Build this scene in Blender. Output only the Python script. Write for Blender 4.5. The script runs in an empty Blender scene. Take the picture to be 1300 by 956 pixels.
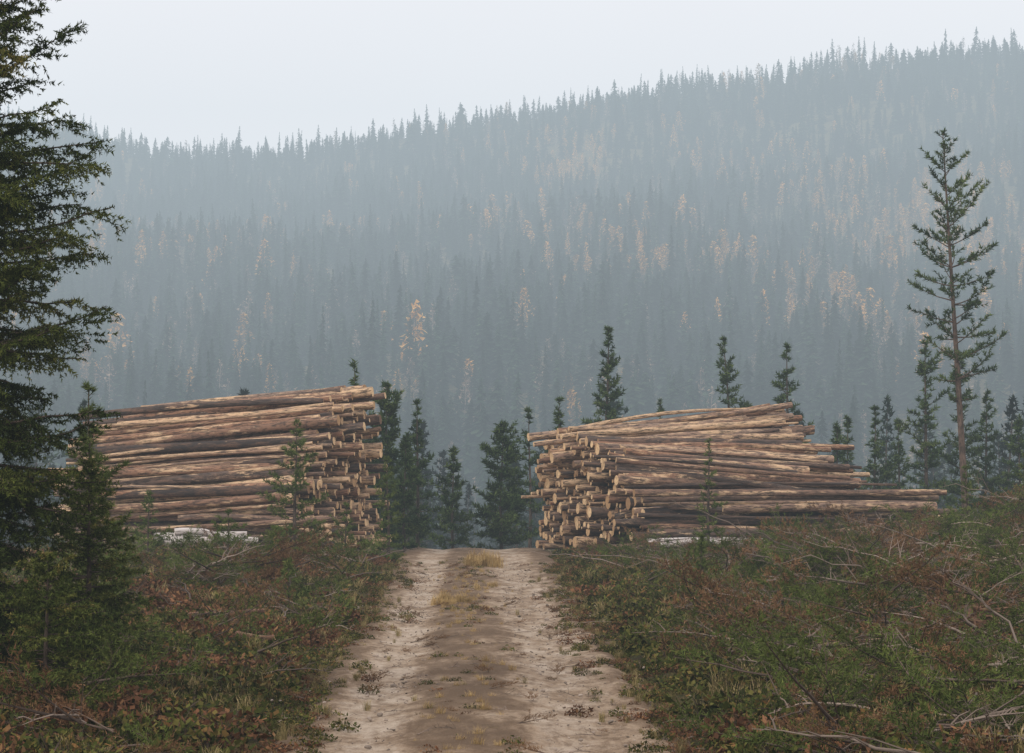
import bpy, math, numpy as np
rng=np.random.default_rng(11)
scene=bpy.context.scene

# ------------------------------------------------------------------ utils
_T=np.random.default_rng(5).random((256,256))
def vnoise(x,y,o=0):
    x=np.asarray(x,float)+o*17.3; y=np.asarray(y,float)+o*9.1
    xi=np.floor(x).astype(int); yi=np.floor(y).astype(int)
    fx=x-xi; fy=y-yi
    fx=fx*fx*(3-2*fx); fy=fy*fy*(3-2*fy)
    a=_T[xi&255,yi&255]; b=_T[(xi+1)&255,yi&255]; c=_T[xi&255,(yi+1)&255]; d=_T[(xi+1)&255,(yi+1)&255]
    return (a*(1-fx)+b*fx)*(1-fy)+(c*(1-fx)+d*fx)*fy-0.5
def fbm(x,y,o=0,n=4):
    s=0;a=1.0
    for i in range(n):
        s=s+a*vnoise(x*2**i,y*2**i,o+i); a*=.5
    return s
def sstep(a,b,x):
    t=np.clip((x-a)/(b-a),0,1); return t*t*(3-2*t)
def unit(v): return v/np.maximum(np.linalg.norm(v,axis=-1,keepdims=True),1e-9)

def make_mesh(name,V,parts,mats,attrs=None):
    me=bpy.data.meshes.new(name)
    V=np.ascontiguousarray(V,dtype=np.float32)
    me.vertices.add(len(V)); me.vertices.foreach_set('co',V.ravel())
    li=[];ls=[];mi=[];sm=[];off=0
    for F,m,s in parts:
        F=np.asarray(F,dtype=np.int32)
        if len(F)==0: continue
        k=F.shape[1]
        li.append(F.ravel()); ls.append(off+np.arange(len(F))*k); off+=F.size
        mi.append(np.full(len(F),m)); sm.append(np.full(len(F),s))
    li=np.concatenate(li).astype(np.int32); ls=np.concatenate(ls).astype(np.int32)
    me.loops.add(len(li)); me.loops.foreach_set('vertex_index',li)
    me.polygons.add(len(ls)); me.polygons.foreach_set('loop_start',ls)
    me.polygons.foreach_set('material_index',np.concatenate(mi).astype(np.int32))
    me.polygons.foreach_set('use_smooth',np.concatenate(sm).astype(bool))
    me.update(calc_edges=True)
    for m in mats: me.materials.append(m)
    for k,(a) in (attrs or {}).items():
        a=np.ascontiguousarray(a,dtype=np.float32)
        if a.ndim==1:
            at=me.attributes.new(k,'FLOAT','POINT'); at.data.foreach_set('value',a)
        else:
            at=me.attributes.new(k,'FLOAT_VECTOR','POINT'); at.data.foreach_set('vector',a.ravel())
    return me

class MB:
    def __init__(s): s.V=[];s.P=[];s.T=[];s.n=0
    def add(s,V,F,mat,tone=0.5,smooth=False):
        V=np.asarray(V,float)
        s.V.append(V); s.P.append((np.asarray(F)+s.n,mat,smooth))
        s.T.append(np.full(len(V),tone) if np.isscalar(tone) else tone); s.n+=len(V)
    def mesh(s,name,mats):
        g={}
        for F,m,sm in s.P:
            g.setdefault((F.shape[1],m,sm),[]).append(F)
        parts=[(np.concatenate(f),k[1],k[2]) for k,f in g.items()]
        return make_mesh(name,np.concatenate(s.V),parts,mats,{'tone':np.concatenate(s.T)})

def tube(P,R,k=5):
    P=np.asarray(P,float); n=len(P)
    T=unit(np.gradient(P,axis=0))
    ref=np.array([0,0,1.]) if abs(T[:,2]).mean()<.8 else np.array([1.,0,0])
    A=unit(np.cross(T,ref)); B=np.cross(T,A)
    th=np.arange(k)/k*2*np.pi
    R=np.asarray(R,float).reshape(-1,1,1)
    V=P[:,None,:]+R*(np.cos(th)[None,:,None]*A[:,None,:]+np.sin(th)[None,:,None]*B[:,None,:])
    i=np.arange(n-1)[:,None]*k; j=np.arange(k)[None,:]; j2=(j+1)%k
    F=np.stack([i+j,i+j2,i+k+j2,i+k+j],-1).reshape(-1,4)
    return V.reshape(-1,3),F

def link(ob): scene.collection.objects.link(ob); return ob
def new_ob(name,me,loc=(0,0,0),rot=0):
    ob=bpy.data.objects.new(name,me); ob.location=loc; ob.rotation_euler=(0,0,rot); return link(ob)

# ------------------------------------------------------------------ materials
def base_mat(name,rough=.85,spec=.2):
    m=bpy.data.materials.new(name); m.use_nodes=True
    nt=m.node_tree; b=nt.nodes['Principled BSDF']
    b.inputs['Roughness'].default_value=rough
    b.inputs['Specular IOR Level'].default_value=spec
    return m,nt,b
def N(nt,t,**kw):
    n=nt.nodes.new(t)
    for k,v in kw.items(): setattr(n,k,v)
    return n
def mixc(nt,fac,a,b,bt='MIX'):
    n=nt.nodes.new('ShaderNodeMixRGB'); n.blend_type=bt
    for i,v in enumerate((fac,a,b)):
        if hasattr(v,'is_linked'): nt.links.new(v,n.inputs[i])
        else: n.inputs[i].default_value=v if i==0 else (*v,1)
    return n.outputs[0]
def ramp(nt,src,stops):
    n=nt.nodes.new('ShaderNodeValToRGB'); cr=n.color_ramp
    while len(cr.elements)<len(stops): cr.elements.new(.5)
    for e,(p,c) in zip(cr.elements,stops):
        e.position=p; e.color=(*c,1) if not np.isscalar(c) else (c,c,c,1)
    nt.links.new(src,n.inputs[0]); return n.outputs[0]
def noise(nt,vec,scale,detail=4,rough=.55):
    n=nt.nodes.new('ShaderNodeTexNoise'); n.inputs['Scale'].default_value=scale
    n.inputs['Detail'].default_value=detail; n.inputs['Roughness'].default_value=rough
    if vec is not None: nt.links.new(vec,n.inputs['Vector'])
    return n.outputs['Fac']
def attr(nt,name,out='Fac'):
    n=nt.nodes.new('ShaderNodeAttribute'); n.attribute_name=name; return n.outputs[out]
def bump(nt,b,src,strength,dist):
    n=nt.nodes.new('ShaderNodeBump'); n.inputs['Strength'].default_value=strength; n.inputs['Distance'].default_value=dist
    nt.links.new(src,n.inputs['Height']); nt.links.new(n.outputs[0],b.inputs['Normal'])

def foliage(name,stops,rand=.45):
    m,nt,b=base_mat(name,.8,.06)
    c=ramp(nt,attr(nt,'tone'),stops)
    if rand>0:
        oi=N(nt,'ShaderNodeObjectInfo')
        v=ramp(nt,oi.outputs['Random'],[(0,1-rand),(1,1.0)])
        c=mixc(nt,1,c,v,'MULTIPLY')
    nt.links.new(c,b.inputs['Base Color'])
    return m
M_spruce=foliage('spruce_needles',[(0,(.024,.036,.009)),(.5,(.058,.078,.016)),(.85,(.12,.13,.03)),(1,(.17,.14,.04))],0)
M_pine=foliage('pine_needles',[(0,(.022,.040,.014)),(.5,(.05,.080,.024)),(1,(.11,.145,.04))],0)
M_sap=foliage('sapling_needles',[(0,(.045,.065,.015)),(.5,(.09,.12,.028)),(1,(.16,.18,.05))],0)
M_far=foliage('distant_conifer',[(0,(.010,.024,.013)),(.5,(.024,.047,.025)),(1,(.062,.095,.042))],.75)
M_birch=foliage('birch_leaves',[(0,(.40,.18,.04)),(.5,(.60,.30,.07)),(1,(.72,.44,.14))],.5)
M_bare=foliage('bare_birch_twigs',[(0,(.17,.12,.09)),(1,(.38,.28,.20))],.4)
M_slash=foliage('cut_bough_needles',[(0,(.040,.058,.013)),(.5,(.10,.135,.03)),(1,(.21,.23,.06))],.55)
M_dead=foliage('dead_bough_needles',[(0,(.09,.05,.026)),(.5,(.21,.115,.055)),(1,(.36,.22,.115))],.5)
M_heath=foliage('heath_leaves',[(0,(.032,.045,.011)),(.4,(.09,.105,.022)),(.7,(.18,.155,.042)),(1,(.26,.14,.05))],.55)
M_red=foliage('blueberry_leaves',[(0,(.08,.045,.022)),(.5,(.20,.09,.045)),(1,(.32,.18,.08))],.5)
M_grass=foliage('grass_blades',[(0,(.10,.10,.03)),(.5,(.29,.23,.095)),(1,(.50,.39,.19))],.4)
M_straw=foliage('straw_grass',[(0,(.34,.22,.09)),(1,(.60,.44,.20))],.35)
M_wood=foliage('dead_wood',[(0,(.06,.043,.033)),(.5,(.17,.125,.097)),(1,(.44,.35,.28))],.75)

def bark_mat(name,c1,c2,sc=18):
    m,nt,b=base_mat(name,.9,.1)
    tc=N(nt,'ShaderNodeTexCoord'); mp=N(nt,'ShaderNodeMapping'); mp.inputs['Scale'].default_value=(1,1,.3)
    nt.links.new(tc.outputs['Object'],mp.inputs['Vector'])
    f=noise(nt,mp.outputs[0],sc,5)
    nt.links.new(ramp(nt,f,[(.35,c1),(.65,c2)]),b.inputs['Base Color']); bump(nt,b,f,.8,.02)
    return m
M_bark=bark_mat('conifer_bark',(.035,.027,.022),(.12,.09,.07))
M_pbark=bark_mat('pine_bark',(.06,.045,.035),(.17,.115,.085))

def log_bark():
    m,nt,b=base_mat('log_bark',.85,.12)
    lc=attr(nt,'lc','Vector'); t=attr(nt,'tone')
    base=ramp(nt,t,[(0,(.034,.030,.029)),(.22,(.10,.082,.072)),(.40,(.17,.115,.085)),(.56,(.30,.16,.095)),(.74,(.30,.225,.175)),(.88,(.46,.28,.165)),(1,(.60,.43,.28))])
    n1=noise(nt,lc,7,6,.7)
    c=mixc(nt,ramp(nt,n1,[(.42,0.0),(.62,.8)]),base,mixc(nt,.4,base,(.42,.22,.12)))
    n2=noise(nt,lc,5.0,6,.72)
    add=N(nt,'ShaderNodeMath',operation='MULTIPLY_ADD'); nt.links.new(t,add.inputs[0]); add.inputs[1].default_value=.17; nt.links.new(n2,add.inputs[2])
    c=mixc(nt,ramp(nt,add.outputs[0],[(.615,0.0),(.67,.9)]),c,(.68,.47,.28))
    n3=noise(nt,lc,18,5,.75)
    c=mixc(nt,ramp(nt,n3,[(.41,.88),(.53,0.0)]),c,(.045,.035,.03))
    nt.links.new(c,b.inputs['Base Color']); bump(nt,b,n3,.8,.03)
    return m
M_log=log_bark()
def log_end():
    m,nt,b=base_mat('log_cut_end',.8,.1)
    t=attr(nt,'tone'); tc=N(nt,'ShaderNodeTexCoord')
    c=ramp(nt,t,[(0,(.16,.10,.06)),(.35,(.46,.28,.14)),(1,(.84,.60,.34))])
    c=mixc(nt,ramp(nt,noise(nt,tc.outputs['Object'],14,3),[(.4,.4),(.6,0.0)]),c,(.22,.13,.075))
    nt.links.new(c,b.inputs['Base Color']); return m
M_end=log_end()
def birch_log():
    m,nt,b=base_mat('birch_bark',.7,.2)
    f=noise(nt,attr(nt,'lc','Vector'),9,4)
    nt.links.new(ramp(nt,f,[(.38,(.08,.06,.05)),(.5,(.52,.47,.43)),(1,(.74,.70,.67))]),b.inputs['Base Color']); return m
M_blog=birch_log()

def ground_mat():
    m,nt,b=base_mat('forest_floor',.95,.05)
    tc=N(nt,'ShaderNodeTexCoord'); o=tc.outputs['Object']
    f1=noise(nt,o,.9,6,.65); f2=noise(nt,o,4,6,.7); f3=noise(nt,o,30,5,.7)
    c=ramp(nt,f1,[(.35,(.06,.042,.026)),(.48,(.072,.064,.024)),(.6,(.12,.09,.035)),(.7,(.14,.07,.04))])
    c=mixc(nt,ramp(nt,f2,[(.5,0.0),(.62,.8)]),c,(.055,.065,.02))
    c=mixc(nt,ramp(nt,f3,[(.52,0.0),(.7,.8)]),c,(.25,.18,.11))
    c=mixc(nt,ramp(nt,f3,[(.3,.9),(.45,0.0)]),c,(.018,.014,.009))
    nt.links.new(c,b.inputs['Base Color']); bump(nt,b,f3,1,.06)
    return m
M_ground=ground_mat()
def road_mat():
    m,nt,b=base_mat('sandy_gravel',.92,.1)
    tc=N(nt,'ShaderNodeTexCoord'); o=tc.outputs['Object']
    mp=N(nt,'ShaderNodeMapping'); mp.inputs['Scale'].default_value=(1,.35,1); nt.links.new(o,mp.inputs['Vector'])
    tr=attr(nt,'track'); big=noise(nt,mp.outputs[0],1.9,7,.72); med=noise(nt,mp.outputs[0],8,6,.75); fine=noise(nt,o,45,4,.8)
    ad=N(nt,'ShaderNodeMath',operation='MULTIPLY_ADD'); nt.links.new(big,ad.inputs[0]); ad.inputs[1].default_value=2.7; ad.inputs[2].default_value=-1.35
    ad2=N(nt,'ShaderNodeMath',operation='ADD'); nt.links.new(ad.outputs[0],ad2.inputs[0]); nt.links.new(tr,ad2.inputs[1])
    c=ramp(nt,ad2.outputs[0],[(.05,(.12,.078,.045)),(.35,(.21,.145,.09)),(.62,(.33,.245,.165)),(1,(.46,.375,.285))])
    mk=N(nt,'ShaderNodeMath',operation='MULTIPLY'); nt.links.new(ramp(nt,med,[(.40,1.0),(.54,0.0)]),mk.inputs[0]); nt.links.new(ramp(nt,ad2.outputs[0],[(.4,.9),(1,.4)]),mk.inputs[1])
    c=mixc(nt,mk.outputs[0],c,(.135,.088,.052))
    c=mixc(nt,ramp(nt,fine,[(.33,.7),(.44,0.0)]),c,(.09,.062,.043))
    c=mixc(nt,ramp(nt,fine,[(.60,0.0),(.73,.5)]),c,(.50,.42,.33))
    nt.links.new(c,b.inputs['Base Color']); bump(nt,b,med,.8,.06)
    return m
M_road=road_mat()
M_stone,_nt,_b=base_mat('stone',.9,.2)
_oi=N(_nt,'ShaderNodeObjectInfo'); _nt.links.new(ramp(_nt,_oi.outputs['Random'],[(0,(.10,.08,.06)),(1,(.38,.31,.25))]),_b.inputs['Base Color'])

# ------------------------------------------------------------------ terrain
def xc(y): return 0.14-0.0155*np.asarray(y,float)
RP=np.array([-900,-300,0,60,130,200,300,400,480,560,640,700,800,900,1000,1100,1200,1300,1700,2300],float)
RY=np.array([120,130,138,146,163,181,179,171,158,147,134,122,106,91,77,64,54,50,44,54],float)+22
RX=(RP-650)/3600*1400; RZ=2.1+(595-RY)/3600*1400
def ground_z(x,y):
    x=np.asarray(x,float); y=np.asarray(y,float)
    d=np.maximum(y-62,0)
    z=-14*(1-np.exp(-(d/150)**2))
    s=(y-350)/1050.
    zr=np.interp(x*1.0,RX,RZ)
    sc=np.clip(s,0,1)
    z=z+(zr+14)*(.75*sc+.25*sc**3)
    z=z-np.maximum(s-1,0)*160
    z=z+16*fbm(x/110,y/200,3,3)*sstep(.05,.3,s)*(1-sstep(.85,1.0,s))+4.0*vnoise(x/35,y/60,8)*sstep(.6,1,s)
    dr=np.abs(x-xc(y))-1.9
    near=1-sstep(80,130,y)
    off=sstep(0,1.8,dr)
    pl=1-sstep(62,67,y)*.75
    z=z+near*off*pl*(.22*fbm(x*.55,y*.5,1,3)+.16*fbm(x*2.2,y*2.2,2,3)+.05)
    z=z-.07*(1-sstep(-.25,.15,dr))*sstep(-30,-10,y)*(1-sstep(95,110,y))
    z=z+1.25*sstep(4.2,12.5,x)*np.exp(-((y-58)/5.0)**2)*(.85+.5*vnoise(x*.7,y*.5,4))
    z=z+.35*sstep(3,7,x)*np.exp(-((y-43)/7.0)**2)*(.6+.8*vnoise(x*.6,y*.4,6))
    z=z+.15*sstep(-3,-5,x)*np.exp(-((y-54)/7.0)**2)
    return z
def axis(fine0,fine1,step,lo,hi,g=1.09):
    a=list(np.arange(fine0,fine1,step)); s=step
    while a[-1]<hi: s=min(s*g,14); a.append(a[-1]+s)
    s=step; b=[a[0]]
    while b[-1]>lo: s=min(s*g,30); b.append(b[-1]-s)
    return np.array(b[::-1][:-1]+a)
gx=axis(-17,17,.2,-900,900,1.12); gy=axis(12,85,.2,-40,2000,1.06)
X,Y=np.meshgrid(gx,gy); Z=ground_z(X,Y)
nx=len(gx);ny=len(gy)
i=np.arange(ny-1)[:,None]*nx+np.arange(nx-1)[None,:]
F=np.stack([i,i+1,i+nx+1,i+nx],-1).reshape(-1,4)
new_ob('ground',make_mesh('ground',np.stack([X,Y,Z],-1).reshape(-1,3),[(F,0,True)],[M_ground]))

# road sheet
def half_l(y): return 1.72+.22*fbm(y*.35,y*0,21,3)+.006*(y-30)
def half_r(y): return 1.62+.22*fbm(y*.3,y*0,31,3)+.012*(y-30)
ry=np.arange(-20,92,.15); ru=np.linspace(-1,1,41)
hwL=half_l(ry); hwR=half_r(ry)
U,RYg=np.meshgrid(ru,ry)
off=np.where(U<0,U*hwL[:,None],U*hwR[:,None])
RXg=xc(RYg)+off
d=np.maximum(RYg-62,0)
wob=.16*fbm(RYg*.14,RYg*0,33,3)
rut=.06*np.exp(-((off+.95+wob)/.35)**2)+.06*np.exp(-((off-.8+wob)/.45)**2)
RZg=-14*(1-np.exp(-(d/150)**2))+.05-rut+.03*fbm(RXg*1.6,RYg*.9,5,3)-.12*sstep(.8,1,np.abs(U))
edge=np.abs(U)
track=.66*np.exp(-((off+.98+wob)/.36)**4)+.56*np.exp(-((off-.78+wob)/.54)**4)+.18-.2*sstep(.75,1,edge)
nx=41;ny=len(ry)
i=np.arange(ny-1)[:,None]*nx+np.arange(nx-1)[None,:]
F=np.stack([i,i+1,i+nx+1,i+nx],-1).reshape(-1,4)
new_ob('dirt_road',make_mesh('dirt_road',np.stack([RXg,RYg,RZg],-1).reshape(-1,3),[(F,0,True)],[M_road],{'track':track.ravel()}))

# ------------------------------------------------------------------ conifer generator
def needles(mb,P,D,nl,nw,tone,rg,mat=1,spread=.85,up=0.):
    n=len(P)
    if n==0: return
    Rv=unit(rg.normal(size=(n,3)))
    Rv=unit(Rv-(Rv*D).sum(1,keepdims=True)*D)
    nd=unit(D*.6+Rv*spread+np.array([0,0,up]))
    S=unit(np.cross(nd,rg.normal(size=(n,3))))*nw*.5
    l=nl*rg.uniform(.7,1.15,(n,1))
    V=np.stack([P-S,P+S,P+nd*l],1).reshape(-1,3)
    F=np.arange(n*3).reshape(-1,3)
    mb.add(V,F,mat,np.repeat(np.clip(tone,0,1),3))

def bough(mb,o,az,L,p0,c2,kind,rg,twigs,nl,nw,dens,r0,sub=0,wood=True,tone0=.5,start=.15):
    s=np.linspace(0,1,7)
    az2=az+rg.normal(0,.12)*s**2*2
    P=np.empty((7,3))
    P[:,0]=o[0]+np.cos(az2)*L*s*math.cos(p0); P[:,1]=o[1]+np.sin(az2)*L*s*math.cos(p0)
    P[:,2]=o[2]+L*(math.sin(p0)*s+c2*s*s)+rg.normal(0,.012*L,7)*s
    V,F=tube(P,r0*(1-.85*s),4); mb.add(V,F,0,.5,True)
    m=max(3,int(twigs))
    sj=np.sort(rg.uniform(start,1,m)); side=np.where(np.arange(m)%2==0,1,-1)
    Pj=np.stack([np.interp(sj,s,P[:,k]) for k in range(3)],1)
    Tg=unit(np.gradient(P,axis=0)); Tj=unit(np.stack([np.interp(sj,s,Tg[:,k]) for k in range(3)],1))
    S=unit(np.cross(Tj,[0,0,1.]))*side[:,None]
    be=rg.uniform(.7,1.05,m)[:,None] if kind=='spruce' else rg.uniform(.45,1.0,m)[:,None]
    ver=rg.normal(-.22,.2,(m,1)) if kind=='spruce' else rg.normal(.25,.25,(m,1))
    Dj=unit(Tj*np.cos(be)+S*np.sin(be)+np.array([0,0,1.])*ver)
    k=.42 if kind=='spruce' else .40
    Lj=(L*k*(1.05-.75*sj)+.05*L)*rg.uniform(.6,1.2,m)
    if sub:
        q=rg.integers(0,m,m*sub); u=rg.uniform(.2,.9,len(q))[:,None]
        Ps=Pj[q]+Dj[q]*Lj[q][:,None]*u
        Ds=unit(Dj[q]+.9*unit(np.cross(Dj[q],[0,0,1.]))*rg.choice([-1,1],len(q))[:,None]+np.array([0,0,1.])*(rg.normal(-.45,.4,(len(q),1)) if kind=='spruce' else rg.normal(.3,.3,(len(q),1))))
        Ls=Lj[q]*rg.uniform(.25,.55,len(q))
        Pj=np.concatenate([Pj,Ps]);Dj=np.concatenate([Dj,Ds]);Lj=np.concatenate([Lj,Ls])
    if wood:
        W=unit(np.cross(Dj,[0,0,1.]))*max(r0*.18,.002)
        V=np.stack([Pj-W,Pj+W,Pj+Dj*Lj[:,None]*.95],1).reshape(-1,3)
        mb.add(V,np.arange(len(V)).reshape(-1,3),0,.5)
    cnt=np.maximum((Lj*dens).astype(int),3)
    q=np.repeat(np.arange(len(Lj)),cnt)
    u=rg.uniform(0.0 if kind=='spruce' else .2,1,len(q))
    PP=Pj[q]+Dj[q]*(Lj[q]*u)[:,None]
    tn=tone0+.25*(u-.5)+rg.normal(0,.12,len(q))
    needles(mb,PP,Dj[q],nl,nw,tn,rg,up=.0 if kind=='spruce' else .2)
    c=max(4,int(L*dens*.7)); u=rg.uniform(.35,1,c)
    PP=np.stack([np.interp(u,s,P[:,k]) for k in range(3)],1); DD=unit(np.stack([np.interp(u,s,Tg[:,k]) for k in range(3)],1))
    needles(mb,PP,DD,nl,nw,tone0+rg.normal(.05,.12,c),rg)

def conifer_mesh(name,H,R,seed,kind='pine',base=.08,nwh=16,nbr=5,twigs=9,nl=.10,nw=.03,dens=30,lean=(0,0),prof=None,tr=None,sub=0,pw=.75,wood=True,tonec=.45,mats=None,jit=.35,irr=.25):
    rg=np.random.default_rng(seed); mb=MB()
    tr=tr or H*.011+.015
    t=np.linspace(0,1,14)
    w1,w2=rg.normal(0,.008*H,2)
    TP=np.stack([lean[0]*t+w1*np.sin(t*5),lean[1]*t+w2*np.sin(t*4+1)-w2*math.sin(1),t*H],1)
    V,F=tube(TP,tr*(1-.93*t)**.9,8); mb.add(V,F,0,.5,True)
    az0=rg.uniform(0,6.28); pa,pb_=rg.uniform(0,6.28,2)
    for i in range(nwh):
        ti=base+(.985-base)*(i/(nwh-1))**.95
        k=nbr if ti<.93 else max(3,nbr-1)
        wl=rg.uniform(1-irr,1.15)
        for j in range(k):
            tb=np.clip(ti+rg.normal(0,jit/nwh*.5),.02,.99)
            o=[np.interp(tb,t,TP[:,c]) for c in range(3)]
            pr=prof(tb) if prof else (1-tb)**pw
            az=az0+i*1.9+j*2*math.pi/k+rg.normal(0,.25)
            asym=1+irr*.9*math.sin(az-pa+tb*5)*math.sin(tb*9+pb_)
            L=max(R*pr*wl*asym*rg.uniform(.55,1.15),.07*R+.03)
            if kind=='spruce': p0=-.42+1.15*tb**1.5+rg.normal(0,.12); c2=.22*(1-tb)+rg.normal(0,.07)
            else: p0=.05+.7*tb**2+rg.normal(0,.16); c2=.2+rg.normal(0,.08)
            bough(mb,o,az,L,p0,c2,kind,rg,twigs*(.5+.5*min(1,L/R*1.3)),nl,nw,dens,max(tr*.28*(1-.6*tb),.004),sub,wood,np.clip(tonec+rg.normal(0,.18),.05,.95),start=.12 if kind=='spruce' else .15)
    P=TP[-1]+np.zeros((12,3)); P[:,2]-=np.linspace(0,.05*H,12)
    needles(mb,P,np.tile([0,0,1.],(12,1)),nl,nw,np.full(12,.6),rg)
    return mb.mesh(name,mats or [M_bark,M_spruce if kind=='spruce' else M_pine])

def tree(name,x,y,topz,R,seed,**kw):
    gz=float(ground_z(x,y))-.05
    me=conifer_mesh(name,topz-gz,R,seed,**kw)
    return new_ob(name,me,(x,y,gz))

# large spruce at the roadside, left foreground
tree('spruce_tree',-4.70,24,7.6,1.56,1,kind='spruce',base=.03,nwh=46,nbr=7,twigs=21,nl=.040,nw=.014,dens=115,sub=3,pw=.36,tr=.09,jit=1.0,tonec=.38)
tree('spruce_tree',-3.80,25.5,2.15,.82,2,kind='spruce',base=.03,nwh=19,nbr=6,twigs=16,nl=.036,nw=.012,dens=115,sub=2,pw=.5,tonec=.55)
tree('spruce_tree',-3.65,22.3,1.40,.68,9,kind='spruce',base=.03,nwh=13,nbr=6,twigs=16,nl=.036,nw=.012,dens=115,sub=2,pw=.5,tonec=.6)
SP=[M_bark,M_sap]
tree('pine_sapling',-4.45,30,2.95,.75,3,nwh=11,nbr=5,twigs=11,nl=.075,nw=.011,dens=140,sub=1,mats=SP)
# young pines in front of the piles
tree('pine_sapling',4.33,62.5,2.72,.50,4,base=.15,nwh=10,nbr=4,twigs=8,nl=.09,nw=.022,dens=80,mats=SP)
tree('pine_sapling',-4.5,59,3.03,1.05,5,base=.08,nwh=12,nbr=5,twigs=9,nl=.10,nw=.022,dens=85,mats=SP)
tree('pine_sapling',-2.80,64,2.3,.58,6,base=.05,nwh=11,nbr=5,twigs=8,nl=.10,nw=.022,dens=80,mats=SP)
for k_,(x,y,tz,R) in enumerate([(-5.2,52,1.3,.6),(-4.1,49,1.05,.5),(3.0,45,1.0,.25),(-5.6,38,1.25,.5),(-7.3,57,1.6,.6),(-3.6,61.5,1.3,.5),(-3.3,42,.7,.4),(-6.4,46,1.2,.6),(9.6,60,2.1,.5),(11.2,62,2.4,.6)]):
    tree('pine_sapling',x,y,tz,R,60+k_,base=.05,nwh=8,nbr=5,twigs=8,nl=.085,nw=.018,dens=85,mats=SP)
# individual trees behind the piles
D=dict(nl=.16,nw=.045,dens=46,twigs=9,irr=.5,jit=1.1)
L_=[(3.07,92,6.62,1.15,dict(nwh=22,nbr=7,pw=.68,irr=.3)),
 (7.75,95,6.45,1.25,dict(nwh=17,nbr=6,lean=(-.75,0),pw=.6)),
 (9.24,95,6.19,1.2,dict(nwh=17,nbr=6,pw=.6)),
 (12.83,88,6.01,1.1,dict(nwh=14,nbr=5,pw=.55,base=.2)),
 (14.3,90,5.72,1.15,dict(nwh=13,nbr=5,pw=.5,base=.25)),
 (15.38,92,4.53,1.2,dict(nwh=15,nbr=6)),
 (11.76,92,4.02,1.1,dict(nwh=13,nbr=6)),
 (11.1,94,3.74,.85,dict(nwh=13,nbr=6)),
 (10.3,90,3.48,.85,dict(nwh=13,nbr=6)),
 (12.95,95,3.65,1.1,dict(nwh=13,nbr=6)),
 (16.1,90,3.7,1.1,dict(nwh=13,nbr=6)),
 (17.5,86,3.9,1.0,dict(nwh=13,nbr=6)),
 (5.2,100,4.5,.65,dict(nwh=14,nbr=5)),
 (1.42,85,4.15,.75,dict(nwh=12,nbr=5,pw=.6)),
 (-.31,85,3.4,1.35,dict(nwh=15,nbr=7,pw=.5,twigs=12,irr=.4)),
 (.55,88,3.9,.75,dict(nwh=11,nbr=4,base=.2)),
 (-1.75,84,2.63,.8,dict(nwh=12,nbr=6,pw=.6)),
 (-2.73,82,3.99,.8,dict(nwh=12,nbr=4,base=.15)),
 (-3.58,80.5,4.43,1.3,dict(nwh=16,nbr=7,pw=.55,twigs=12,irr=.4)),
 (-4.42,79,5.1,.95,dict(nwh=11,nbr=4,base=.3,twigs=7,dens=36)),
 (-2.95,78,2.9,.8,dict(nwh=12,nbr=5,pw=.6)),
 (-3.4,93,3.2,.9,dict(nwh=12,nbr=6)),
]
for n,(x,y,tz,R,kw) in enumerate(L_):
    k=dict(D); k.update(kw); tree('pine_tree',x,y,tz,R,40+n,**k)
# tall slender pine on the right
def tp(t):
    return float(np.interp(t,[.36,.42,.5,.6,.7,.8,.88,.95,1],[.35,.75,1.0,1.05,1.0,.85,.62,.35,.06]))
tree('pine_tree',12.2,76,11.15,1.38,99,base=.36,nwh=15,nbr=5,twigs=7,nl=.13,nw=.034,dens=64,lean=(-.6,0),prof=tp,tr=.11,jit=.2,mats=[M_pbark,M_pine],irr=.3)

# ------------------------------------------------------------------ log piles
def log(mb,A,B,ra,rb,tone,rg,mat=0,lcs=None):
    A=np.array(A,float);B=np.array(B,float); n=7;k=9
    s=np.linspace(0,1,n)[:,None]; L=np.linalg.norm(B-A)
    bend=rg.normal(0,.06,3); P=A*(1-s)+B*s+np.sin(s*math.pi)*bend
    R=(ra*(1-s[:,0])+rb*s[:,0])*(1+rg.normal(0,.04,n))
    V,F=tube(P,R,k)
    th=np.tile(np.arange(k)/k*2*np.pi,n)
    lc=np.stack([np.repeat(s[:,0]*L*.22,k),np.cos(th)*.12,np.sin(th)*.12],1)+rg.uniform(0,60,3)
    mb.add(V,F,mat,tone,True); lcs.append(lc)
    et=np.clip(rg.normal(.65,.36),0,1)
    for e,fl in ((0,False),(n-1,True)):
        c=P[e]; ring=V[e*k:(e+1)*k]; W=np.vstack([ring,c[None]])
        j=np.arange(k); Fc=np.stack([j,(j+1)%k,np.full(k,k)],1)
        if fl: Fc=Fc[:,::-1]
        mb.add(W,Fc,1,et); lcs.append(np.zeros((k+1,3)))
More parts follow.
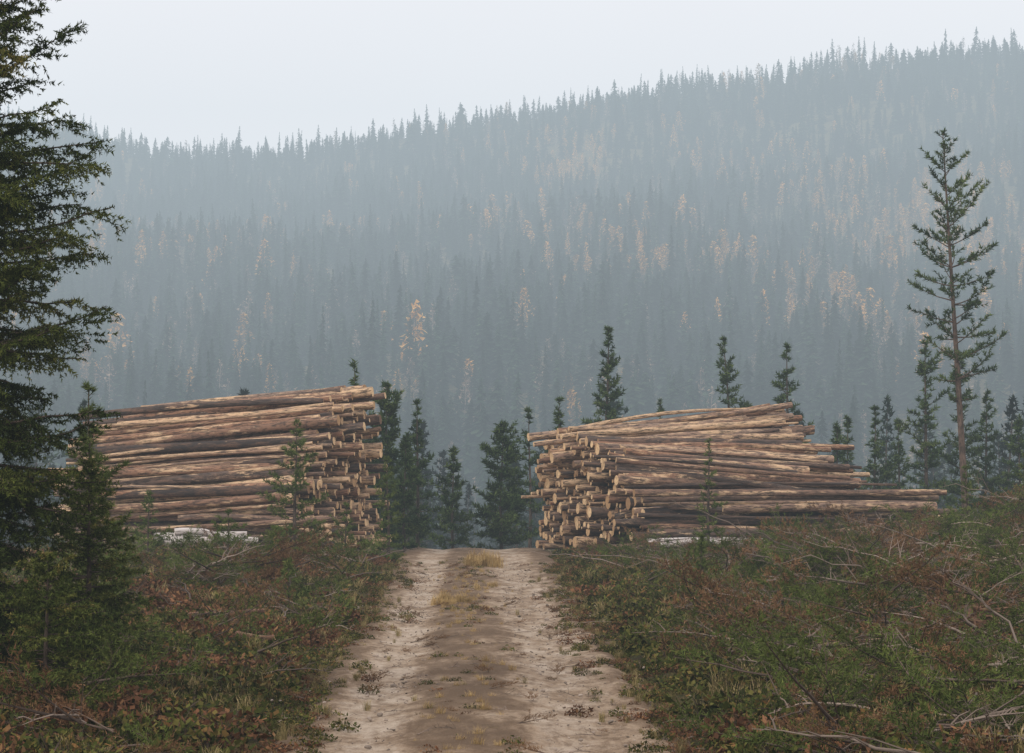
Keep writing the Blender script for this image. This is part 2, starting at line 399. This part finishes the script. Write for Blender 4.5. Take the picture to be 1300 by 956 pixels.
def pile(name,org,u,v,vs,hN,hF,depth,Lfn,seed,tonefn,extra=[]):
    rg=np.random.default_rng(seed); mb=MB(); lcs=[]
    u=np.array([*u,0.]);v=np.array([*v,0.]); up=np.array([0,0,1.]); O=np.array([*org,-.05])
    sp=.175; vv=0.
    while vv<depth:
        a=np.interp(vv,vs,hN); b=np.interp(vv,vs,hF); n=int(round(max(a,b)/(sp*.93)))
        for j in range(n):
            t=(j+.5+rg.uniform(-.45,.45))/n
            L,du=Lfn(vv,t*a,rg)
            wild=rg.random()<.2
            fan=rg.normal(0,.6 if wild else .22)
            ra=np.clip(rg.normal(.090,.036),.042,.18); rb=ra*rg.uniform(.5,.85)
            zA=t*a+rg.normal(0,.045)+.05; zB=t*b+rg.normal(0,.25 if wild else .10)+.05
            if j>=n-2: zA+=rg.uniform(0,.12); zB=min(zB,t*b+.25)
            A=O+u*du+v*(vv+rg.normal(0,.08))+up*zA
            B=O+u*(du+L)+v*(vv+fan)+up*max(zB,.1)
            if rg.random()<.35: ra,rb=rb,ra
            log(mb,A,B,ra,rb,tonefn(vv,t*a,rg),rg,0,lcs)
        vv+=sp*.95
    for (a,b,r,m) in extra:
        log(mb,a,b,r,r*.8,rg.uniform(.1,.7),rg,m,lcs)
    V=np.concatenate(mb.V)
    g={}
    for F,m,sm in mb.P: g.setdefault((F.shape[1],m,sm),[]).append(F)
    parts=[(np.concatenate(f),k[1],k[2]) for k,f in g.items()]
    me=make_mesh(name,V,parts,[M_log,M_end,M_blog],{'tone':np.concatenate(mb.T),'lc':np.concatenate(lcs)})
    return new_ob(name,me)
a=math.radians(20)
def LR(v,w,rg):
    du=rg.normal(0,.24)
    if rg.random()<.1: du-=rg.uniform(.2,.65)
    if v<1.0 and w<1.6: return (8.0+rg.normal(0,.5) if rg.random()<.7 else 5.5),du
    return 6.05+rg.normal(0,.45),du
def tR(v,w,rg):
    b=.27 if (v<1.0) else (.42 if v<2 else .60)
    return float(np.clip(rg.normal(b,.32),0,1))
pile('log_pile',(3.2,70),(math.cos(a),math.sin(a)),(-math.sin(a),math.cos(a)),
     [0,.25,.8,1.2,1.5,2.2,3.5,5,6.5],[.9,1.3,1.5,2.1,2.45,2.6,2.85,3.05,2.95],[.9,1.45,1.6,1.75,1.9,2.2,3.1,3.75,3.65],6.6,LR,21,tR,
     extra=[((3.3,69.4,.28),(6.2,69.7,.30),.11,2),((3.6,69.1,.25),(5.4,69.3,.25),.1,2),((2.4,69.2,.12),(4.9,69.4,.3),.13,0),
            ((2.6,71,.9),(5.2,70,1.1),.09,0),((1.1,75,2.6),(5.2,75.5,2.9),.08,0),((2.0,72.2,.9),(5.5,72.2,1.2),.08,0),((1.55,74,1.5),(5.5,74,1.5),.09,0),
            ((6,69.2,.15),(10.6,70.5,.5),.1,0),((6.5,69.5,.35),(10.9,71.2,.9),.1,0),((3.0,69.8,1.5),(10.95,71.6,1.5),.1,0),((3.2,69.9,1.35),(10.8,72,1.35),.1,0)])
a=math.radians(13)
def LL(v,w,rg):
    du=rg.normal(0,.26)
    if rg.random()<.12: du-=rg.uniform(.1,.55)
    if w<1.2: du-=.5*(1.2-w)
    return 6.1+rg.normal(0,.4),du
def tL(v,w,rg): return float(np.clip(rg.normal(.56,.31),0,1))
pile('log_pile',(-5.35,69),(-math.cos(a),math.sin(a)),(math.sin(a),math.cos(a)),
     [0,.3,1,2,3,4.5,6],[.8,1.4,2.1,2.9,3.5,4.05,4.15],[.6,1.1,1.7,2.4,3.0,3.5,3.6],6.2,LL,22,tL,
     extra=[((-8.5,67.6,.46),(-6.3,67.5,.52),.11,2),((-8.3,67.3,.38),(-6.0,67.2,.40),.10,2),((-8.0,67.4,.60),(-7.0,67.3,.52),.09,2),((-7,73,2.35),(-3.7,73.4,2.32),.1,0),((-8,68,.9),(-4.6,68.4,.7),.09,0),((-9,67.9,.6),(-4.2,68.0,.9),.08,0)])

# ------------------------------------------------------------------ prototypes and scattering
def coll(name,meshes):
    c=bpy.data.collections.new(name)
    for n,me in meshes:
        c.objects.link(bpy.data.objects.new(n,me))
    return c
def scatter(name,P,rot,scl,idx,c):
    me=bpy.data.meshes.new(name); me.vertices.add(len(P)); me.vertices.foreach_set('co',np.asarray(P,np.float32).ravel())
    for k,a_,t,f in (('rot',rot,'FLOAT_VECTOR','vector'),('scl',scl,'FLOAT_VECTOR','vector')):
        at=me.attributes.new(k,t,'POINT'); at.data.foreach_set(f,np.ascontiguousarray(a_,np.float32).ravel())
    at=me.attributes.new('idx','INT','POINT'); at.data.foreach_set('value',np.asarray(idx,np.int32))
    ob=link(bpy.data.objects.new(name,me))
    ng=bpy.data.node_groups.new(name,'GeometryNodeTree')
    ng.interface.new_socket('Geometry',in_out='INPUT',socket_type='NodeSocketGeometry')
    ng.interface.new_socket('Geometry',in_out='OUTPUT',socket_type='NodeSocketGeometry')
    gi=ng.nodes.new('NodeGroupInput');go=ng.nodes.new('NodeGroupOutput')
    iop=ng.nodes.new('GeometryNodeInstanceOnPoints'); ci=ng.nodes.new('GeometryNodeCollectionInfo')
    ci.inputs['Collection'].default_value=c; ci.inputs['Separate Children'].default_value=True; ci.inputs['Reset Children'].default_value=True
    iop.inputs['Pick Instance'].default_value=True
    L=ng.links
    L.new(gi.outputs[0],iop.inputs['Points']); L.new(ci.outputs[0],iop.inputs['Instance'])
    for an,dt,sk in (('rot','FLOAT_VECTOR','Rotation'),('scl','FLOAT_VECTOR','Scale'),('idx','INT','Instance Index')):
        na=ng.nodes.new('GeometryNodeInputNamedAttribute'); na.data_type=dt; na.inputs['Name'].default_value=an
        L.new(na.outputs['Attribute'],iop.inputs[sk])
    L.new(iop.outputs[0],go.inputs[0])
    md=ob.modifiers.new('scatter','NODES'); md.node_group=ng
    return ob

# distant trees
def far_spruce(seed,H=12,R=1.5,n=200,e=.75):
    rg=np.random.default_rng(seed); mb=MB()
    V,F=tube([[0,0,0],[0,0,H*.5],[0,0,H*.97]],[.12,.08,.02],4); mb.add(V,F,0,.5)
    t=rg.uniform(.08,1,n)**.9; az=rg.uniform(0,6.28,n)
    lump=1+.35*np.sin(t*40+az*2+seed)
    r=R*((1-t)**e*rg.uniform(.55,1.15,n)*lump+.04)
    z=t*H; w=.16+.4*r*rg.uniform(.5,1,n); dz=r*rg.uniform(.1,.6,n)
    dirv=np.stack([np.cos(az),np.sin(az),0*az],1); tan=np.stack([-np.sin(az),np.cos(az),0*az],1)
    A=np.stack([0*z,0*z,z+.15],1)
    tip=dirv*r[:,None]; tip[:,2]=z-dz
    mid=dirv*(r*.65)[:,None]; mid[:,2]=z-dz*.55
    B=mid+tan*w[:,None]*.7; C=mid-tan*w[:,None]*.7; B[:,2]-=.12; C[:,2]-=.12
    V=np.stack([A,B,tip,C],1).reshape(-1,3); F=np.arange(len(V)).reshape(-1,4)
    F=np.concatenate([F[:,[0,1,2]],F[:,[0,2,3]]])
    mb.add(V,F,1,np.repeat(np.clip(rg.normal(.45,.22,n),0,1),4))
    return mb.mesh('s',[M_bark,M_far])
def far_birch(seed,H=9,R=1.0,n=240,leaf=None,s=.24):
    rg=np.random.default_rng(seed); mb=MB()
    V,F=tube([[0,0,0],[.1,0,H*.5],[0,.1,H*.97]],[.09,.06,.02],4); mb.add(V,F,0,.8)
    for i in range(14):
        z=H*rg.uniform(.25,.85); az=rg.uniform(0,6.28); l=R*rg.uniform(.5,1)
        V,F=tube([[0,0,z],[math.cos(az)*l*.6,math.sin(az)*l*.6,z+l*.7],[math.cos(az)*l*.8,math.sin(az)*l*.8,z+l*1.4]],[.03,.02,.01],3); mb.add(V,F,0,.6)
    t=rg.uniform(.22,1,n); az=rg.uniform(0,6.28,n)
    r=R*np.sin(np.clip(t,0,.99)**.8*math.pi)**.6*np.sqrt(rg.uniform(.05,1,n))*(1+.3*np.sin(az*3+t*15+seed))
    P=np.stack([np.cos(az)*r,np.sin(az)*r,t*H],1)
    a_=rg.normal(0,s,(n,3));b_=rg.normal(0,s,(n,3))
    V=np.stack([P,P+a_,P+b_],1).reshape(-1,3)
    mb.add(V,np.arange(len(V)).reshape(-1,3),1,np.repeat(rg.uniform(0,1,n),3))
    return mb.mesh('b',[M_wood,leaf or M_birch])
protos=[('a%d_spruce'%i,far_spruce(200+i,[11,12,9.5,10,8][i],[2.1,1.7,2.3,1.6,2.1][i],e=[.75,.8,.55,.7,.5][i])) for i in range(5)]
protos+=[('b%d_birch'%i,far_birch(330+i,[8.5,7,9.5][i],[1.3,1.2,1.4][i],n=230,s=.27)) for i in range(3)]
protos+=[('c%d_bare_birch'%i,far_birch(320+i,9,1.2,110,M_bare)) for i in range(2)]
protos+=[('d%d_pine'%i,conifer_mesh('mp',8,[1.7,1.3,1.9,1.5][i],400+i,nwh=16,nbr=5,twigs=5,nl=.28,nw=.11,dens=11,pw=.55,base=.1,wood=False,mats=[M_bark,M_far],irr=.45)) for i in range(4)]
FC=coll('forest_prototypes',protos)
cell=4.9
yy=np.arange(360,1440,cell)
pts=[]
for y0 in yy:
    w=.25*y0+12; xs=np.arange(-w,w,cell); pts.append(np.stack([xs,np.full(len(xs),y0)],1))
P2=np.concatenate(pts)+rng.uniform(-.5,.5,(sum(map(len,pts)),2))*cell*1.3
keep=rng.random(len(P2))<.88+.6*fbm(P2[:,0]/35,P2[:,1]/60,12,3); P2=P2[keep]
n=len(P2)
sfrac=(P2[:,1]-350)/1050
bd=fbm(P2[:,0]/30,P2[:,1]/140,14,3)+.5*fbm(P2[:,0]/7,P2[:,1]/40,17,2)
pb=(.03+.42*sstep(.0,.65,bd))*(.12+.88*sstep(.12,.42,sfrac))*(1-.7*sstep(.84,1,sfrac))*(.35+.65*sstep(-250,40,P2[:,0]))
r=rng.random(n)
idx=rng.integers(0,5,n)
mb_=r<pb; idx[mb_]=5+rng.integers(0,3,mb_.sum())
mb2=(r>=pb)&(r<pb+.05+.14*sstep(.1,.6,bd)); idx[mb2]=8+rng.integers(0,2,mb2.sum())
sz=rng.normal(.92,.26,n).clip(.35,1.6)*(1+.3*fbm(P2[:,0]/30,P2[:,1]/30,15,2))
# nearer valley pines
pts=[]
cell=4.8
for y0 in np.arange(100,362,cell):
    w=.25*y0+12; xs=np.arange(-w,w,cell); pts.append(np.stack([xs,np.full(len(xs),y0)],1))
Q=np.concatenate(pts)+rng.uniform(-.5,.5,(sum(map(len,pts)),2))*cell*1.2
keep=rng.random(len(Q))<np.interp(Q[:,1],[98,140,200],[.22,.45,.9]); Q=Q[keep]
qi=10+rng.integers(0,4,len(Q))
far=(rng.random(len(Q))<.5)&(Q[:,1]>200); qi[far]=rng.integers(0,5,far.sum())
qs=rng.normal(1,.25,len(Q)).clip(.5,1.6)*np.interp(Q[:,1],[98,150,250,360],[.5,.82,1.15,1.25]); qs[far]*=.75
PA=np.concatenate([P2,Q]); idx=np.concatenate([idx,qi]); sz=np.concatenate([sz,qs]); n=len(PA)
P3=np.column_stack([PA,ground_z(PA[:,0],PA[:,1])-.2])
rot=np.column_stack([rng.normal(0,.04,n),rng.normal(0,.04,n),rng.uniform(0,6.28,n)])
wd=rng.uniform(.75,1.3,n)*sz
scatter('hillside_forest',P3,rot,np.column_stack([wd,wd,sz]),idx,FC)
print('forest',n)

# undergrowth prototypes
def shrub(seed,mat,n=200,R=.28,H=.24,s=.022):
    rg=np.random.default_rng(seed); mb=MB()
    for i in range(12):
        az=rg.uniform(0,6.28); l=R*rg.uniform(.3,1); h=H*rg.uniform(.6,1.1)
        V,F=tube([[0,0,0],[math.cos(az)*l*.5,math.sin(az)*l*.5,h*.6],[math.cos(az)*l,math.sin(az)*l,h]],[.004,.003,.001],3); mb.add(V,F,0,.3)
    az=rg.uniform(0,6.28,n); rr=R*np.sqrt(rg.random(n)); z=H*rg.uniform(.1,1,n)*(1-.6*(rr/R)**2)
    P=np.stack([np.cos(az)*rr,np.sin(az)*rr,z],1)
    a_=rg.normal(0,s,(n,3));b_=rg.normal(0,s,(n,3))
    V=np.stack([P,P+a_,P+a_+b_,P+b_],1).reshape(-1,3)
    mb.add(V,np.arange(len(V)).reshape(-1,4),1,np.repeat(np.clip(rg.normal(.45,.28,n),0,1),4))
    return mb.mesh('sh',[M_wood,mat])
def tuft(seed,mat,n=55,H=.26,R=.1):
    rg=np.random.default_rng(seed)
    az=rg.uniform(0,6.28,n); b=rg.normal(0,R*.35,(n,2)); l=H*rg.uniform(.5,1.2,n); le=rg.uniform(.1,.75,n)
    d=np.stack([np.cos(az),np.sin(az)],1); t=np.stack([-np.sin(az),np.cos(az)],1)*.003
    A=np.column_stack([b-t,0*l]);B=np.column_stack([b+t,0*l])
    m_=b+d*(l*le*.35)[:,None]; C=np.column_stack([m_+t,l*.6]); Dd=np.column_stack([m_-t,l*.6])
    e=b+d*(l*le)[:,None]; E=np.column_stack([e,l*(1-.35*le)])
    V=np.stack([A,B,C,Dd,E],1).reshape(-1,3); i=np.arange(n)*5
    tone=np.repeat(rg.uniform(0,1,n),5)
    return make_mesh('tf',V,[(np.stack([i,i+1,i+2,i+3],1),0,False),(np.stack([i+3,i+2,i+4],1),0,False)],[mat],{'tone':tone})
def cut_bough(seed,L=1.2,mat=None):
    rg=np.random.default_rng(seed); mb=MB()
    bough(mb,[0,0,.05],0,L,.12,.05,'pine',rg,13,.06,.012,60,.016,2,True,.5)
    bough(mb,[0,0,.03],.5,L*.7,.2,.1,'pine',rg,9,.06,.012,60,.012,1,True,.4)
    return mb.mesh('cb',[M_wood,mat or M_slash])
def stick(seed,L=1.3):
    rg=np.random.default_rng(seed); mb=MB()
    s=np.linspace(0,1,7); P=np.column_stack([L*s,rg.normal(0,.03,7)*L,.03+.1*L*np.sin(s*3)*rg.random()])
    V,F=tube(P,.0135*(1.15-s),5); mb.add(V,F,0,.85,True)
    for i in range(rg.integers(5,10)):
        u=rg.uniform(.15,.95); o=np.array([np.interp(u,s,P[:,k]) for k in range(3)])
        d_=unit(np.array([rg.uniform(.3,.9),rg.choice([-1,1])*rg.uniform(.4,1),rg.uniform(-.1,.7)])); l=L*rg.uniform(.15,.45)*(1.1-u)
        V,F=tube([o,o+d_*l*.5+[0,0,.02],o+d_*l],[.007,.005,.0025],4); mb.add(V,F,0,.7)
        V,F=tube([o+d_*l*.5+[0,0,.02],o+d_*l*.5+unit(d_+rg.normal(0,.6,3))*l*.4],[.005,.002],3); mb.add(V,F,0,.7)
    return mb.mesh('st',[M_wood])
def stone(seed):
    rg=np.random.default_rng(seed)
    th=np.linspace(0,2*np.pi,9)[:-1]; V=[]
    for ph,rr in ((-.6,.8),(0,1),(.6,.75)):
        V.append(np.column_stack([np.cos(th)*rr,np.sin(th)*rr*.8,np.full(8,math.sin(ph)*.6)])*rg.uniform(.8,1.15,(8,1)))
    V=np.concatenate(V+[np.array([[0,0,.5]])])*.03
    i=np.arange(8);j=(i+1)%8
    F=np.concatenate([np.stack([i,j,j+8,i+8],1),np.stack([i+8,j+8,j+16,i+16],1)])
    return make_mesh('stn',V,[(F,0,False),(np.stack([i+16,j+16,np.full(8,24)],1),0,False)],[M_stone],{})
UC=coll('undergrowth_prototypes',
  [('a%d'%i,shrub(500+i,M_heath)) for i in range(3)]+[('b%d'%i,shrub(510+i,M_red,n=160,H=.2)) for i in range(2)]+
  [('c%d'%i,tuft(520+i,M_grass)) for i in range(3)]+[('d0',tuft(530,M_straw,n=90,H=.3,R=.16))])
def region(nn,y0,y1,x0=None,x1=None,k=.25,pad=3):
    y=rng.uniform(y0,y1,nn*2); u=rng.uniform(-1,1,nn*2)
    x=u*(k*y+pad); kk=rng.random(nn*2)<(k*y+pad)/(k*y1+pad); x=x[kk];y=y[kk]
    if x0 is not None: q=(x>x0)&(x<x1); x=x[q];y=y[q]
    return x,y
x,y=region(18000,14,70)
o_=x-xc(y)
dr=np.where(o_<0,-o_-half_l(y),o_-half_r(y))+.12+.5*fbm(x*.8,y*.8,40,3)
kk=(dr>-.12)&~((y>66)&(np.abs(x)>3)); x=x[kk];y=y[kk];dr=dr[kk]; n=len(x)
sel=fbm(x*.5,y*.35,41,3); r=rng.random(n)
idx=rng.integers(0,3,n)
m1=(sel>.02)&(r<.5+.2*(x<0)); idx[m1]=rng.integers(3,5,m1.sum())
m1=(sel<-.1)&(r<.35)|(r>.92); idx[m1]=rng.integers(5,8,m1.sum())
s=rng.uniform(.4,1.2,n)*np.where(dr<.4,.55,1.)
Pu=np.column_stack([x,y,ground_z(x,y)-.02]); Ru=np.column_stack([rng.normal(0,.15,n),rng.normal(0,.15,n),rng.uniform(0,6.28,n)])
# centre strip grass
nc=520; yc=rng.uniform(15,64,nc); w_=fbm(yc*.35,yc*0,43,3)
yc=yc[w_>-.12]; xcn=xc(yc)-.15+rng.normal(0,.22,len(yc)); nc=len(yc)
ic=np.where(rng.random(nc)<.45,8,rng.integers(0,8,nc)); scn=rng.uniform(.12,.45,nc)
cl=[(-.72,60.5,20,.24,1.4),(-.95,44,18,.22,.9),(-.8,38,8,.25,.5),(-.6,50,9,.25,.6)]
for (cx,cy,k_,sp_,ss) in cl:
    xcn=np.concatenate([xcn,cx+rng.normal(0,sp_*.6,k_)]);yc=np.concatenate([yc,cy+rng.normal(0,sp_*3,k_)])
    ic=np.concatenate([ic,np.full(k_,8)]);scn=np.concatenate([scn,rng.uniform(.4,1.0,k_)*ss])
ne=900; ye=rng.uniform(15,63,ne); sd_=rng.choice([-1,1],ne)
xe=xc(ye)+sd_*(np.where(sd_<0,half_l(ye),half_r(ye))-.08-np.abs(rng.normal(0,.26,ne)))
xcn=np.concatenate([xcn,xe]);yc=np.concatenate([yc,ye]);ic=np.concatenate([ic,rng.integers(0,8,ne)]);scn=np.concatenate([scn,rng.uniform(.15,.5,ne)])
nc=len(yc)
Pc=np.column_stack([xcn,yc,0*yc]); Rc=np.column_stack([0*yc,0*yc,rng.uniform(0,6.28,nc)])
ss=np.concatenate([s,scn]); 
scatter('undergrowth',np.concatenate([Pu,Pc]),np.concatenate([Ru,Rc]),np.column_stack([ss]*3),np.concatenate([idx,ic]),UC)
# brushwood (cut boughs and sticks)
BC=coll('brushwood_prototypes',[('a%d'%i,cut_bough(540+i)) for i in range(4)]+[('b%d'%i,cut_bough(545+i,1.1,M_dead)) for i in range(2)]+[('c%d'%i,stick(550+i,[1.1,1.5,1.0,2.1,1.3,.9][i])) for i in range(6)])
xs=[];ys=[]
for (nn,y0,y1,x0,x1) in ((1600,30,68,2.2,20),(650,50,64,4.0,18),(650,18,34,2.0,12),(600,28,66,-14,-2.4),(130,18,30,-9,-2.2)):
    a1,b1=region(nn*4,y0,y1,x0,x1); a1=a1[:nn];b1=b1[:nn]; xs.append(a1);ys.append(b1)
# heaps of slash
for (hx,hy,hn,hs) in ((5.2,46,100,.7),(8.3,53,130,.9),(7.0,39,90,.7),(3.6,36,60,.5),(-4.4,45,60,.6),(11,58,90,1.0),(6.2,57,80,.8),(4.3,28.5,50,.5),(5.6,35.5,60,.5)):
    xs.append(hx+rng.normal(0,hs,hn)); ys.append(hy+rng.normal(0,hs*1.6,hn))
nh=sum(len(q) for q in xs[5:]); hz=np.concatenate([np.zeros(sum(len(q) for q in xs[:5])),np.abs(rng.normal(0,.24,nh))])
x=np.concatenate(xs);y=np.concatenate(ys); cl_=fbm(x*.45,y*.3,50,3)
kk=((cl_>-.22)|(hz>0))&(np.abs(x-xc(y))>2.1)&~((y>65)&(np.abs(x)>3)&(x<8))&~((np.abs(x-5.1)<.7)&(y>29.5)&(y<33.6))
x=x[kk];y=y[kk];hz=hz[kk]; n=len(x)
rr_=rng.random(n)
idx=np.where(rr_<.36,rng.integers(0,4,n),np.where(rr_<.55,rng.integers(4,6,n),rng.integers(6,12,n)))
zz=ground_z(x,y)+rng.uniform(-.02,.2,n)+hz
sc_=rng.uniform(.35,1.1,n); 
Rr=np.column_stack([rng.normal(0,.5,n),rng.normal(-.05,.2,n),rng.uniform(0,6.28,n)])
nr=420; yr=rng.uniform(17,62,nr); xr=xc(yr)+rng.uniform(-1.7,1.6,nr)
x=np.concatenate([x,xr])
Pb=np.column_stack([x,np.concatenate([y,yr]),np.concatenate([zz,0*yr+.03])])
scatter('brushwood',Pb,np.concatenate([Rr,np.column_stack([0*yr,0*yr,rng.uniform(0,6.28,nr)])]),
  np.column_stack([np.concatenate([sc_,rng.uniform(.06,.3,nr)])]*3),np.concatenate([idx,rng.integers(4,12,nr)]),BC)
# stones
SC=coll('stone_prototypes',[('a%d'%i,stone(560+i)) for i in range(3)])
ns=3600; yr=rng.uniform(14,62,ns); xr=xc(yr)+rng.normal(-.1,.8,ns)
scatter('road_gravel',np.column_stack([xr,yr,0*yr+.02]),np.column_stack([rng.normal(0,.3,ns),rng.normal(0,.3,ns),rng.uniform(0,6.28,ns)]),
  np.column_stack([rng.lognormal(-1.1,.45,ns)]*3),rng.integers(0,3,ns),SC)

# uprooted stump, right
def stump(x,y):
    rg=np.random.default_rng(77); mb=MB()
    for i in range(90):
        az=rg.uniform(0,6.28); el=rg.uniform(-.1,1.3); l=rg.uniform(.3,.75)
        d_=np.array([math.cos(az)*math.cos(el),math.sin(az)*math.cos(el),math.sin(el)*.75])
        P=[[0,0,.12]];dd=d_.copy()
        for k in range(5): dd=unit(dd+rg.normal(0,.32,3)+[0,0,-.12]); P.append(P[-1]+dd*l/5)
        V,F=tube(P,np.linspace(rg.uniform(.025,.05),.004,6),5); mb.add(V,F,0,rg.uniform(.0,.5),True)
    th=np.linspace(0,2*np.pi,15)[:-1]
    rings=[np.column_stack([np.cos(th)*r_*.38,np.sin(th)*r_*.28,np.full(14,z_)])*rg.uniform(.75,1.2,(14,1)) for r_,z_ in ((1.1,-.2),(1,.12),(.75,.28),(.3,.36))]
    V=np.concatenate(rings); k=14
    i_=np.arange(3)[:,None]*k; j=np.arange(k)[None,:]
    F=np.stack([i_+j,i_+(j+1)%k,i_+k+(j+1)%k,i_+k+j],-1).reshape(-1,4); mb.add(V,F,0,.1)
    m=bark_mat('root_soil',(.055,.03,.018),(.25,.145,.09),14)
    new_ob('uprooted_stump',mb.mesh('uprooted_stump',[m]),(x,y,float(ground_z(x,y))+.16))
stump(5.15,32.6)
# loose poles
def pole(name,A,B,r,tone,seed):
    rg=np.random.default_rng(seed); mb=MB(); l=[]
    A=list(A);B=list(B); A[2]+=float(ground_z(A[0],A[1])); B[2]+=float(ground_z(B[0],B[1]))
    log(mb,A,B,r,r*.7,tone,rg,0,l)
    g={}
    for F,m,sm in mb.P: g.setdefault((F.shape[1],m,sm),[]).append(F)
    new_ob(name,make_mesh(name,np.concatenate(mb.V),[(np.concatenate(f),k[1],k[2]) for k,f in g.items()],[M_log,M_end],{'tone':np.concatenate(mb.T),'lc':np.concatenate(l)}))
pole('fallen_log',(2.95,27.8,.24),(4.1,28.9,.28),.035,.8,1)
pole('fallen_log',(-3.1,32,.22),(-2.65,31.8,.2),.045,.5,2)
pole('fallen_log',(-4.5,35.5,.25),(-3.2,36.5,.26),.035,.6,3)
pole('fallen_log',(7.2,50,.35),(8.4,47,.3),.03,.75,4)
pole('fallen_log',(4.6,40,.35),(6.0,41,.4),.025,.6,5)

# ------------------------------------------------------------------ mist
m=bpy.data.materials.new('mist'); m.use_nodes=True; nt=m.node_tree; nt.nodes.clear()
out=N(nt,'ShaderNodeOutputMaterial'); ab=N(nt,'ShaderNodeVolumeAbsorption'); em=N(nt,'ShaderNodeEmission'); ad=N(nt,'ShaderNodeAddShader')
SIG=.00068
ab.inputs['Color'].default_value=(0,0,0,1); ab.inputs['Density'].default_value=SIG
em.inputs['Color'].default_value=(.595,.695,.76,1); em.inputs['Strength'].default_value=SIG  # mist glows by itself: added emission stands in for scattered skylight
nt.links.new(ab.outputs[0],ad.inputs[0]);nt.links.new(em.outputs[0],ad.inputs[1]);nt.links.new(ad.outputs[0],out.inputs['Volume'])
x0,x1,y0,y1,z0,z1=-950,950,-60,1900,-60,245
V=[[a_,b_,c_] for c_ in (z0,z1) for b_ in (y0,y1) for a_ in (x0,x1)]
new_ob('mist',make_mesh('mist',V,[(np.array([[0,2,3,1],[4,5,7,6],[0,1,5,4],[2,6,7,3],[0,4,6,2],[1,3,7,5]]),0,False)],[m]))

# ------------------------------------------------------------------ sky, sun, camera
w=bpy.data.worlds.new('World'); scene.world=w; w.use_nodes=True; nt=w.node_tree; nt.nodes.clear()
o=N(nt,'ShaderNodeOutputWorld'); b1=N(nt,'ShaderNodeBackground'); b2=N(nt,'ShaderNodeBackground'); mx=N(nt,'ShaderNodeMixShader')
sky=N(nt,'ShaderNodeTexSky'); sky.sky_type='NISHITA'; sky.sun_disc=False
sky.sun_elevation=math.radians(38); sky.sun_rotation=math.radians(-50)
nt.links.new(sky.outputs[0],b1.inputs[0]); b1.inputs[1].default_value=.1
tc=N(nt,'ShaderNodeTexCoord'); f=noise(nt,tc.outputs['Generated'],3,3)
nt.links.new(ramp(nt,f,[(.3,(.94,.86,.87)),(.7,(1,.93,.94))]),b2.inputs[0]); b2.inputs[1].default_value=1.36
mx.inputs[0].default_value=.92
nt.links.new(b1.outputs[0],mx.inputs[1]);nt.links.new(b2.outputs[0],mx.inputs[2]);nt.links.new(mx.outputs[0],o.inputs[0])
sd=bpy.data.lights.new('sun','SUN'); sd.energy=1.2; sd.angle=math.radians(15); sd.color=(1,.96,.9)
so=link(bpy.data.objects.new('sun',sd)); so.rotation_euler=(math.radians(52),0,math.radians(-40))
cd=bpy.data.cameras.new('camera'); cd.lens=99.7; cd.sensor_width=36; cd.clip_end=5000; cd.clip_start=.1
co=link(bpy.data.objects.new('camera',cd)); co.location=(0,0,2.1); co.rotation_euler=(math.radians(91.86),0,0)
scene.camera=co
scene.view_settings.view_transform='Standard'; scene.view_settings.look='None'; scene.view_settings.exposure=0
